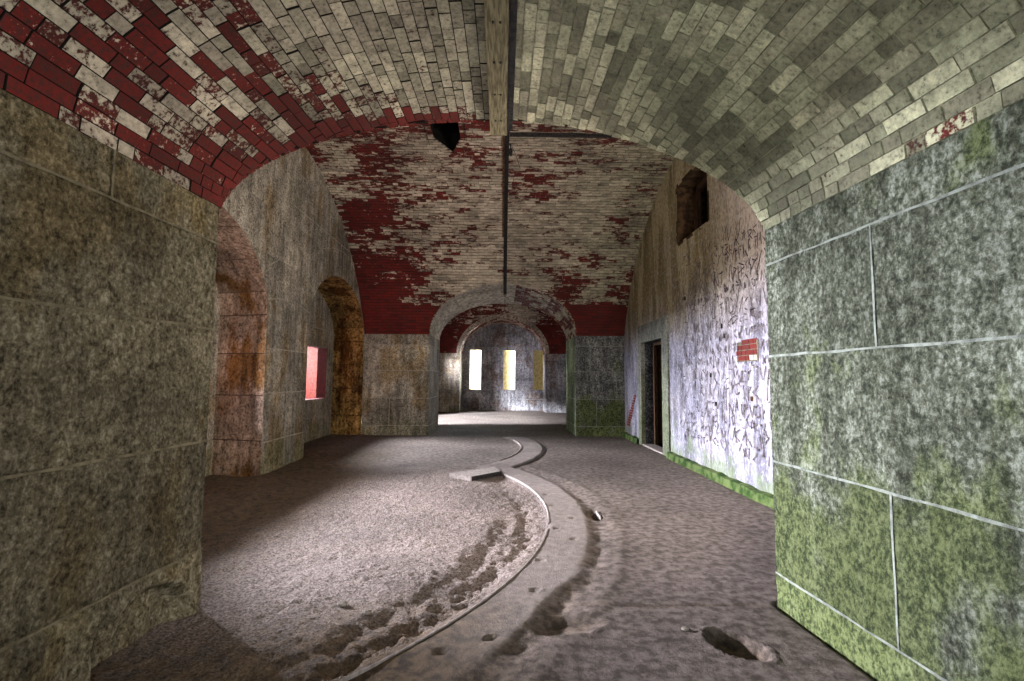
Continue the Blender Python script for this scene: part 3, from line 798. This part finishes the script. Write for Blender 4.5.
def door():
    y0, y1, zt_ = DOOR; d = empty('door_1', (XR, (y0+y1)/2, 0), kind='structure')
    mb = MB(); X0 = XR-.035
    mb.box(X0, XR+.05, y0-.34, y0, -.05, zt_); mb.box(X0, XR+.05, y1, y1+.22, -.05, zt_); mb.box(X0, XR+.05, y0-.34, y1+.22, zt_, zt_+.38)
    part(mb.build('stone_frame', 'frame', label='smooth grey-green stone surround'), d)
    mb = MB(); mb.box(XR+.05, XR+.22, y1-.002, y1+.1, -.05, zt_+.1); mb.box(XR+.05, XR+.22, y0-.1, y0+.002, -.05, zt_+.1); mb.box(XR+.05, XR+.22, y0, y1, zt_, zt_+.1)
    part(mb.build('reveal', 'speckled'), d)
    mb = MB(); mb.box(XR-.02, XR+.22, y0-.02, y1+.02, -.06, .03)
    part(mb.build('threshold', 'slab'), d)
    mb = MB()
    mb.box(XR+.22, XR+.29, y1-.10, y1, .0, zt_); mb.box(XR+.22, XR+.29, y0, y0+.06, .0, zt_); mb.box(XR+.22, XR+.29, y0, y1, zt_-.06, zt_)
    part(mb.build('wooden_frame', 'door_wood', label='brown timber door frame'), d)
    mb = MB()
    for i in range(5): mb.box(XR+.34+.2*i, XR+.53+.2*i, y1-.02, y1+.03, .05, zt_-.05)
    leaf = part(mb.build('door_leaf', 'door_wood', label='dark plank door swung open into the dark room'), d)
    mb = MB(); mb.box(XR+.55, XR+.62, y1-.06, y1-.02, .9, 1.15); o = mb.build('handle', 'iron'); o.parent = leaf
    # the unlit room behind
    mb = MB(); a, b = y0-1.2, y1+1.2; xx = XR+.3; x3 = XR+3.5
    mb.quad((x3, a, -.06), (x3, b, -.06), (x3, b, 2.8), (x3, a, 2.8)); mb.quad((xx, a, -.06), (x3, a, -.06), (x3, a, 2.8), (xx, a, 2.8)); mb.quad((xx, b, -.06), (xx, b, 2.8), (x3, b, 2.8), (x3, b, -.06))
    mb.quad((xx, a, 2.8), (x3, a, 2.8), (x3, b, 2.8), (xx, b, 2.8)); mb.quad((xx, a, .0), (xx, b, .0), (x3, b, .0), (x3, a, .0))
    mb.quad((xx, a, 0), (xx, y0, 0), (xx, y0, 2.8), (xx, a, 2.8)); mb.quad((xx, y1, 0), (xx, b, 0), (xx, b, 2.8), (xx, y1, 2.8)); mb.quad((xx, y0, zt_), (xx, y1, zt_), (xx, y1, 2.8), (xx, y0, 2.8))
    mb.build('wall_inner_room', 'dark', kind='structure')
door()
def high_window():
    y0, y1, z0, z1 = HW; d = empty('window_3', (XR, (y0+y1)/2, z0), kind='structure')
    mb = MB()
    mb.box(XR, XR+.5, y1, y1+.05, z0, z1); mb.box(XR, XR+.5, y0-.05, y0, z0, z1); mb.box(XR, XR+.5, y0, y1, z0-.05, z0); mb.box(XR, XR+.5, y0, y1, z1, z1+.05)
    part(mb.build('reveal', 'brown_reveal', label='brown rough reveal'), d)
    mb = MB()
    mb.box(XR+.30, XR+.37, y1-.14, y1, z0, z1); mb.box(XR+.30, XR+.37, y0, y0+.10, z0, z1); mb.box(XR+.30, XR+.37, y0, y1, z1-.1, z1); mb.box(XR+.30, XR+.37, y0, y1, z0, z0+.08)
    part(mb.build('window_frame', 'door_wood'), d)
    mb = MB(); mb.box(XR+.5, XR+.55, y0-.1, y1+.1, z0-.1, z1+.1)  # black sheet put in for the unlit depth behind
    part(mb.build('dark_backing', 'dark', label='black sheet for the darkness behind the opening'), d)
high_window()
# mossy kerb at the foot of the right wall
mb = MB()
for (a, b) in ((NY1, 8.96), (10.92, FY0)):
    ys = lin(a, b, .06)
    for p, q in zip(ys, ys[1:]):
        w0, w1 = .10+.02*nz((0, p, 0), 3), .10+.02*nz((0, q, 0), 3); h0, h1 = .12+.02*nz((1, p, 0), 4), .12+.02*nz((1, q, 0), 4)
        mb.quad((XR-w0, p, -.1), (XR-w1, q, -.1), (XR-w1*.8, q, h1*.85), (XR-w0*.8, p, h0*.85), weld=True)
        mb.quad((XR-w0*.8, p, h0*.85), (XR-w1*.8, q, h1*.85), (XR+.02, q, h1), (XR+.02, p, h0), weld=True)
mb.build('baseboard_right', 'moss', kind='structure')

# ------------------------------------------------------------------ room beyond, its slit wall
def beyond():
    mb = MB(); P = plane_x(XL, 1); a0, a1, b0, b1 = 15.2, 18.3, .7, 2.6
    us = lin(FY1, GY0, .3, (a0, a1)); vs = lin(-.1, 5.6, .3, (b0, b1))
    cells(mb, P, us, vs, up=V2.top, hole=lambda u, v: a0 < u < a1 and b0 < v < b1)
    P = plane_x(XR, -1); cells(mb, P, lin(FY1, GY0, .3), lin(-.1, 5.6, .3), up=V2.top)
    mb.build('wall_beyond', 'stone_room', kind='structure')
    rows = [.55, 1.3, 2.05, 2.75]
    slits = [(-1.48, -.98), (.02, .54), (1.36, 1.92)]
    SZ = (.92, 2.68)
    mb = MB(); P = plane_y(GY1, -1)
    xs = lin(-1.9, 2.0, .12, [e for s in slits for e in s]); vs = lin(-.1, 4.3, .12, rows+list(SZ))
    cells(mb, P, xs, vs, hole=lambda u, v: any(a < u < b for a, b in slits) and SZ[0] < v < SZ[1], amp=.004, rows=rows)
    joints(mb, P, -1.9, 2.0, [.5, 2.78], [[-.9, .2, 1.1], [], []], 0, 3.5, .02, .008)
    for r in (1.3, 2.05):
        for a, b in ((-1.9, -1.5), (-.96, 0), (.56, 1.34), (1.94, 2.0)): ribbon(mb, P, [(a, r), (b, r)], .02, .008)
    mb.build('wall_end', 'stone_end', kind='structure')
    for i, (a, b) in enumerate(slits):
        d = empty('window_%d' % (i+4), ((a+b)/2, GY1, SZ[0]), kind='structure')
        thr = (.27, .10, .0)[i]; Y2 = GY1+.75; z0, z1 = SZ
        mb = MB()
        mb.quad((a, GY1, z0), (b-thr, Y2, z0), (b-thr, Y2, z1), (a, GY1, z1)); mb.quad((b, GY1, z0), (b, GY1, z1), (b+.02, Y2, z1), (b+.02, Y2, z0))
        mb.quad((a, GY1, z0), (b, GY1, z0), (b+.02, Y2, z0), (b-thr, Y2, z0)); mb.quad((a, GY1, z1), (b-thr, Y2, z1), (b+.02, Y2, z1), (b, GY1, z1))
        part(mb.build('reveal', 'cream', label='cream splay, its lit tone put into the colour'), d)
beyond()
# added unseen shell to keep daylight out above and around the vaults
def shell():
    X0, X1, ZT = -5.6, 7.2, 6.6
    mb = MB()
    holes = [(4.2, 7.7, .5, 2.7), (9.1, 12.6, .5, 2.7), (14.1, 18.0, .9, 4.2)]
    us = sorted({NY0, GY1+.06, *[v for h in holes for v in h[:2]]}); vs = sorted({-.2, ZT, *[v for h in holes for v in h[2:]]})
    cells(mb, plane_x(X0, 1), us, vs, hole=lambda u, v: any(a < u < b and c < v < d for a, b, c, d in holes))
    cells(mb, plane_x(X1, -1), [NY0, GY1+.06], [-.2, ZT])
    mb.quad((X0, NY0, ZT), (X1, NY0, ZT), (X1, GY1+.06, ZT), (X0, GY1+.06, ZT))
    for a, b, z in ((X0, -1.89, -.2), (1.99, X1, -.2), (-1.89, 1.99, 4.28)):
        mb.quad((a, GY1+.05, z), (b, GY1+.05, z), (b, GY1+.05, ZT), (a, GY1+.05, ZT))
    mb.build('wall_light_shell', 'stone_room', kind='structure')
    # wall face over the arch, on the side the camera stands
    mb = MB(); A = n_a(NY0); c = n_cx(NY0)
    us = [X0]+[c-A*math.cos(PI*k/40) for k in range(41)]+[X1]
    def lo(u):
        t = (u-c)/A
        if abs(t) >= 1: return ZS
        sg = .11*max(0, t)**1.5; return ZS+PR*math.sqrt(1-t*t)-sg
    cells(mb, plane_y(NY0, -1), us, lin(ZS-.12, ZT, .3), low=lo)
    cells(mb, plane_y(NY0, -1), [X0, splayL(NY0)], [-.2, ZS+.01]); cells(mb, plane_y(NY0, -1), [splayR(NY0), X1], [-.2, ZS+.01])
    mb.build('wall_front', 'stone_room', kind='structure')
shell()

# ------------------------------------------------------------------ things
# board nailed along the crown of the near passage
def zc_near(y): return ZS+PR
b = empty('wooden_board', (-.04, 2.6, ZS+PR-.05), 'weathered grey plank nailed lengthwise along the crown of the brick ceiling', 'board')
mb = MB(); ys = lin(1.1, 3.88, .1)
for p, q in zip(ys, ys[1:]):
    for x0, x1 in ((-.115, .015),):
        zz = ZS+PR-.015; zb = zz-.035
        A = [(x0+.004*nz((0, p, 0), 4), p), (x1+.004*nz((3, p, 0), 4), p), (x1+.004*nz((3, q, 0), 4), q), (x0+.004*nz((0, q, 0), 4), q)]
        mb.quad(*[(x, y, zb) for x, y in A]); mb.quad((*A[0], zb), (*A[3], zb), (*A[3], zz+.02), (*A[0], zz+.02)); mb.quad((*A[1], zb), (*A[1], zz+.02), (*A[2], zz+.02), (*A[2], zb))
mb.quad((-.115, 3.88, ZS+PR-.05), (.02, 3.88, ZS+PR-.05), (.02, 3.88, ZS+PR-.01), (-.115, 3.88, ZS+PR-.01)); mb.quad((-.115, 1.1, ZS+PR-.05), (-.115, 1.1, ZS+PR-.01), (.02, 1.1, ZS+PR-.01), (.02, 1.1, ZS+PR-.05))
part(mb.build('plank', 'wood'), b)
for y in (1.5, 2.0, 2.6, 2.95, 3.3, 3.65):
    for x in (-.07, -.03):
        mb = MB(); mb.box(x-.006, x+.006, y-.006, y+.006, ZS+PR-.056, ZS+PR-.048); part(mb.build('nail', 'iron'), b)
mb = MB()
mb.box(.02, .062, 1.1, 3.86, ZS+PR-.022, ZS+PR+.01)  # black strip put in for the shadow seam beside the plank
tag(mb.build('shadow_seam', 'iron'), 'narrow black band painted in for the shadow seam beside the ceiling plank', 'shadow strip')

def p_at_y(y): return math.asin((y-V1.yc)/V1.R)
def vault_bar(mb, x0, x1, ya, yb, depth, n=60):
    pa, pb = p_at_y(ya), p_at_y(yb)
    for i in range(n):
        p, q = pa+(pb-pa)*i/n, pa+(pb-pa)*(i+1)/n
        a = [V1.P(x0, p, depth), V1.P(x1, p, depth), V1.P(x1, q, depth), V1.P(x0, q, depth)]; c = [V1.P(x0, p, -.01), V1.P(x1, p, -.01), V1.P(x1, q, -.01), V1.P(x0, q, -.01)]
        mb.quad(*a); mb.quad(a[0], a[3], c[3], c[0]); mb.quad(a[1], c[1], c[2], a[2])
        if i == 0: mb.quad(a[0], c[0], c[1], a[1])
        if i == n-1: mb.quad(a[3], a[2], c[2], c[3])
YR0, YR1 = 3.82, 11.72
r = empty('ceiling_rail', (0.02, YR1, V1.top(YR1)), 'black iron rail running down the crown of the brick vault to the far arch', 'rail')
mb = MB(); vault_bar(mb, .0, .075, YR0, YR1, .05); part(mb.build('channel', 'iron'), r)
mb = MB(); vault_bar(mb, -.035, -.001, YR0, 10.6, .035); part(mb.build('flange', 'rust', label='rust-brown edge'), r)
mb = MB(); vault_bar(mb, .032, .045, 11.72, 12.0, .022); part(mb.build('thin_rod', 'iron'), r)

# smoke vent shaft
v = empty('ceiling_vent', ((VX0+VX1)/2, VENT_Y[1], V1.top(VENT_Y[1])), 'black open vent hole with a pointed edge in the brick vault', 'vent')
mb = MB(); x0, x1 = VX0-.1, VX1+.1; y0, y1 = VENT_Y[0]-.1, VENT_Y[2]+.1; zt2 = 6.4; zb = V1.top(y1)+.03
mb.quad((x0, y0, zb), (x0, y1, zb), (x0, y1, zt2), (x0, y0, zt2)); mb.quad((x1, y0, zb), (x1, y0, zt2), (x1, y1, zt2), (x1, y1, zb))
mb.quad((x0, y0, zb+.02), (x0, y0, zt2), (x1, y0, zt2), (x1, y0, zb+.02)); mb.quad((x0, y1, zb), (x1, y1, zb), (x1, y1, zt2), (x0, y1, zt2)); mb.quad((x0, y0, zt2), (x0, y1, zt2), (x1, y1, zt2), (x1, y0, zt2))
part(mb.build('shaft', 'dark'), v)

# cross bar and hanging hook high on the vault
CBY = 7.76
pc = p_at_y(CBY)
mb = MB()
xs = lin(.08, 1.9, .1)
for a, c in zip(xs, xs[1:]):
    for (o0, dp0, o1, dp1) in ((.045, 0, .045, .012), ):
        A = [V1.P(a, pc, .05), V1.P(c, pc, .05), V1.P(c, pc+.011, .05), V1.P(a, pc+.011, .05)]; B = [V1.P(a, pc, -.01), V1.P(c, pc, -.01), V1.P(c, pc+.011, -.01), V1.P(a, pc+.011, -.01)]
        mb.quad(*A); mb.quad(A[0], B[0], B[1], A[1]); mb.quad(A[3], A[2], B[2], B[3])
tag(mb.build('cross_bar', 'iron'), 'thin black iron bar lying across the brick vault right of the rail', 'bar')
def tube(mb, pts, r, n=8):
    rings = []
    for i, p in enumerate(pts):
        p = Vector(p); d = (Vector(pts[min(i+1, len(pts)-1)])-Vector(pts[max(i-1, 0)])).normalized()
        u = d.cross(Vector((.3, .9, .2))).normalized(); w = d.cross(u); rr = r[i] if isinstance(r, list) else r
        rings.append([p+u*math.cos(2*PI*k/n)*rr+w*math.sin(2*PI*k/n)*rr for k in range(n)])
    for a, c in zip(rings, rings[1:]):
        for k in range(n): mb.quad(a[k], a[(k+1) % n], c[(k+1) % n], c[k], weld=True)
    i = len(mb.v); 
    for rg in (rings[0], rings[-1]):
        j = len(mb.v); mb.v += [tuple(q) for q in rg]; mb.f.append(tuple(range(j, j+n))); mb.c.append((0, .5, 0))
hz_ = V1.top(8.1)-.03
hk = empty('iron_hook', (.10, 8.1, hz_), 'small black iron hook hanging beside the rail below the cross bar', 'hook')
mb = MB(); tube(mb, [(.10, 8.1, hz_+.01), (.10, 8.1, hz_-.06)], .010); tube(mb, [(.10, 8.1, hz_-.06), (.10, 8.1, hz_-.09), (.10, 8.1, hz_-.16), (.11, 8.1, hz_-.2)], [.012, .035, .035, .010]); part(mb.build('shackle', 'iron'), hk)
mb = MB(); tube(mb, [(.12, 8.12, hz_-.02), (.20, 8.4, V1.top(8.4)-.05), (.28, 8.8, V1.top(8.8)-.03)], .005); part(mb.build('wire', 'iron'), hk)

# edges of the floor rings: iron strap, stone rims, one shaded edge
def arc_strip(mb, C, r0, r1, a0, a1, z0, z1, n=50):
    for i in range(n):
        p, q = a0+(a1-a0)*i/n, a0+(a1-a0)*(i+1)/n
        f = lambda r, a, z: (C[0]+r*math.cos(a), C[1]+r*math.sin(a), z)
        A = [f(r0, p, z1), f(r1, p, z1), f(r1, q, z1), f(r0, q, z1)]; B = [f(r0, p, z0), f(r1, p, z0), f(r1, q, z0), f(r0, q, z0)]
        mb.quad(*A); mb.quad(A[0], A[3], B[3], B[0]); mb.quad(A[1], B[1], B[2], A[2])
        if i == 0: mb.quad(A[0], B[0], B[1], A[1])
        if i == n-1: mb.quad(A[3], A[2], B[2], B[3])
mb = MB(); arc_strip(mb, C1, R1a-.006, R1a+.004, -.12, .50, -.03, .016)
tag(mb.build('ring_edge', 'steel'), 'long thin pale curved iron edge along the inside of the stone ring', 'rail')
mb = MB(); arc_strip(mb, C1, R1a-.004, R1a+.004, -.80, -.16, -.03, .018)
tag(mb.build('ring_edge', 'slab'), 'worn pale curved edge of the stone ring in the foreground', 'rail')
mb = MB(); arc_strip(mb, C2, R2b-.0, R2b+.045, -.55, .04, -.03, .012)  # black strip put in for the shaded edge of the ring stones
tag(mb.build('ring_edge', 'iron'), 'short black curved strip standing for the shaded ring edge where the two floor rings cross', 'rail')
mb = MB(); arc_strip(mb, C2, R2a-.008, R2a+.008, -.45, .25, -.03, .032)
tag(mb.build('ring_edge', 'slab'), 'faint pale curved edge of the farther stone ring', 'rail')
# raised slab with a dark front edge beside the crossing
mb = MB()
q = [(-.75, 7.25), (-.42, 7.00), (-.02, 7.42), (-.12, 7.80)]
ctr = (-.33, 7.38)
mb.quad(*[(x, y, .036) for x, y in q])
for i in range(4):
    a, c = q[i], q[(i+1) % 4]; mb.quad((*a, .036), (*a, -.03), (*c, -.03), (*c, .036))
tag(mb.build('stone_slab', 'slab'), 'pale flat stone slab with a dark front edge beside the crossing of the floor rings', 'slab')
mb = MB()
a, c = q[1], q[2]; mb.quad((a[0]+.01, a[1]-.012, -.02), (c[0]+.01, c[1]-.012, -.02), (c[0]+.01, c[1]-.012, .038), (a[0]+.01, a[1]-.012, .038)); mb.quad((a[0]+.01, a[1]-.012, .038), (c[0]+.01, c[1]-.012, .038), (*c, .038), (*a, .038))  # black strip stands for the shadow under the slab lip
tag(mb.build('slab_shadow', 'iron'), 'straight black band painted in for the shadow along the front of the pale floor slab', 'iron edge')
# square socket plate in the gutter
mb = MB(); mb.box(.988, .996, 5.10, 5.36, -.05, .006)
tag(mb.build('iron_plate', 'steel'), 'short upright pale metal plate beside the square hole in the floor', 'plate')
# loose stones
def pebble(name, x, y, s, label, group=None, z=0.0):
    mb = MB(); n, m = 9, 6; r0 = random.Random(int(x*1000+y*77)); rr = []
    for j in range(1, m):
        th = PI*j/m; rr.append([(s*math.sin(th)*math.cos(2*PI*i/n)*r0.uniform(.8, 1.15), s*.75*math.sin(th)*math.sin(2*PI*i/n)*r0.uniform(.8, 1.15), s*.5*math.cos(th)*r0.uniform(.85, 1.1)) for i in range(n)])
    for a, c in zip(rr, rr[1:]):
        for i in range(n): mb.quad(a[i], c[i], c[(i+1) % n], a[(i+1) % n], weld=True)
    for ring, zz in ((rr[0], s*.5), (rr[-1], -s*.5)):
        for i in range(n):
            k = len(mb.v); mb.v += [ring[i], ring[(i+1) % n], (0, 0, zz)]; mb.f.append((k, k+1, k+2)); mb.c.append((0, .5, 0))
    o = mb.build(name, 'pebble'); o.location = (x, y, z+s*.25); tag(o, label, 'stone', group); return o
pebble('loose_stone', -.98, 3.23, .035, 'pale pebble lying on the gravel nearest the left pier', z=-.03)
pebble('loose_stone', -.80, 3.12, .028, 'dark pebble on the gravel right of the palest pebble', z=-.03)
pebble('loose_stone', 1.02, 2.86, .022, 'tiny white pebble at the left rim of the oval floor pit', z=-.0)
pebble('loose_stone', .47, 3.72, .022, 'small pale pebble on open dirt in mid floor, between ring and right pier', z=-.0)
pebble('loose_stone', -.62, 4.9, .03, 'lone dark stone amid the gravel circle', z=-.04)

# ------------------------------------------------------------------ light
W = bpy.data.worlds.new('World'); SC.world = W; W.use_nodes = True
bg = W.node_tree.nodes['Background']; bg.inputs[0].default_value = (0.86, 0.93, 1.0, 1)
wt = W.node_tree; tcw = wt.nodes.new('ShaderNodeTexCoord'); sp = wt.nodes.new('ShaderNodeSeparateXYZ'); mr = wt.nodes.new('ShaderNodeMapRange')
wt.links.new(tcw.outputs['Generated'], sp.inputs[0]); wt.links.new(sp.outputs[1], mr.inputs[0]); wt.links.new(mr.outputs[0], bg.inputs[1])
mr.inputs[1].default_value = .7; mr.inputs[2].default_value = .95; mr.inputs[3].default_value = .50; mr.inputs[4].default_value = 7.0   # sky raised toward the slits so they show white
def area(name, loc, target, sx, sy, power, col=(1, 1, 1), spread=PI):
    l = bpy.data.lights.new(name, 'AREA'); l.shape = 'RECTANGLE'; l.size = sx; l.size_y = sy; l.energy = power; l.color = col; l.spread = spread
    o = bpy.data.objects.new(name, l); COL.objects.link(o); o.location = loc
    o.rotation_euler = (Vector(target)-Vector(loc)).to_track_quat('-Z', 'Y').to_euler(); return o
area('sky_embrasure', (-6.9, 6.9, 1.96), (0, 4.4, .6), .8, .4, 720, (.96, .93, 1.0), math.radians(75))
area('sky_embrasure', (-6.9, 12.2, 2.2), (0, 9.8, .6), 1.2, .7, 620, (.94, .93, 1.0), math.radians(75))
area('sky_beyond', (-6.5, 14.8, 4.1), (0, 18.6, 0), .8, .6, 8000, (.92, .94, 1.0))
area('sky_slits', (-.6, 25.0, 2.0), (0, 20, 1.6), 8, 4, 9000, (.85, .92, 1.0))
area('fill_camera_room', (0, -1.3, .55), (0, 3.6, 3.6), 3.2, 1.0, 85, (1.0, .97, .92))
area('fill_room_near_left', (-2.7, 3.6, 3.4), (.5, 12, 3.6), 1.0, .8, 150, (1.0, .90, .78))
area('fill_room_near_right', (2.4, 3.9, 2.4), (-2.8, 9, 3.2), .8, 1.2, 210, (1.0, .88, .74))

area('fill_beyond', (-2.95, 20.2, 1.9), (1.2, 22.4, 1.7), .4, .9, 22, (.92, .90, 1.0), math.radians(60))

# ------------------------------------------------------------------ camera
F_PX = 500.0; pitch = math.atan(39/F_PX); yaw = math.atan(9/F_PX); roll = math.radians(0.4)
f = Vector((math.sin(yaw)*math.cos(pitch), math.cos(yaw)*math.cos(pitch), math.sin(pitch)))
rt = Vector((math.cos(yaw), -math.sin(yaw), 0)); up = rt.cross(f)
r2 = rt*math.cos(roll)+up*math.sin(roll); u2 = -rt*math.sin(roll)+up*math.cos(roll)
cam = bpy.data.cameras.new('camera'); co = bpy.data.objects.new('camera', cam); COL.objects.link(co)
cam.sensor_width = 36; cam.lens = 36*F_PX/1024; cam.clip_start = .05; cam.clip_end = 200
mw = Matrix((( r2.x, u2.x, -f.x, 0), (r2.y, u2.y, -f.y, 0), (r2.z, u2.z, -f.z, EYE), (0, 0, 0, 1)))
co.matrix_world = mw
SC.camera = co
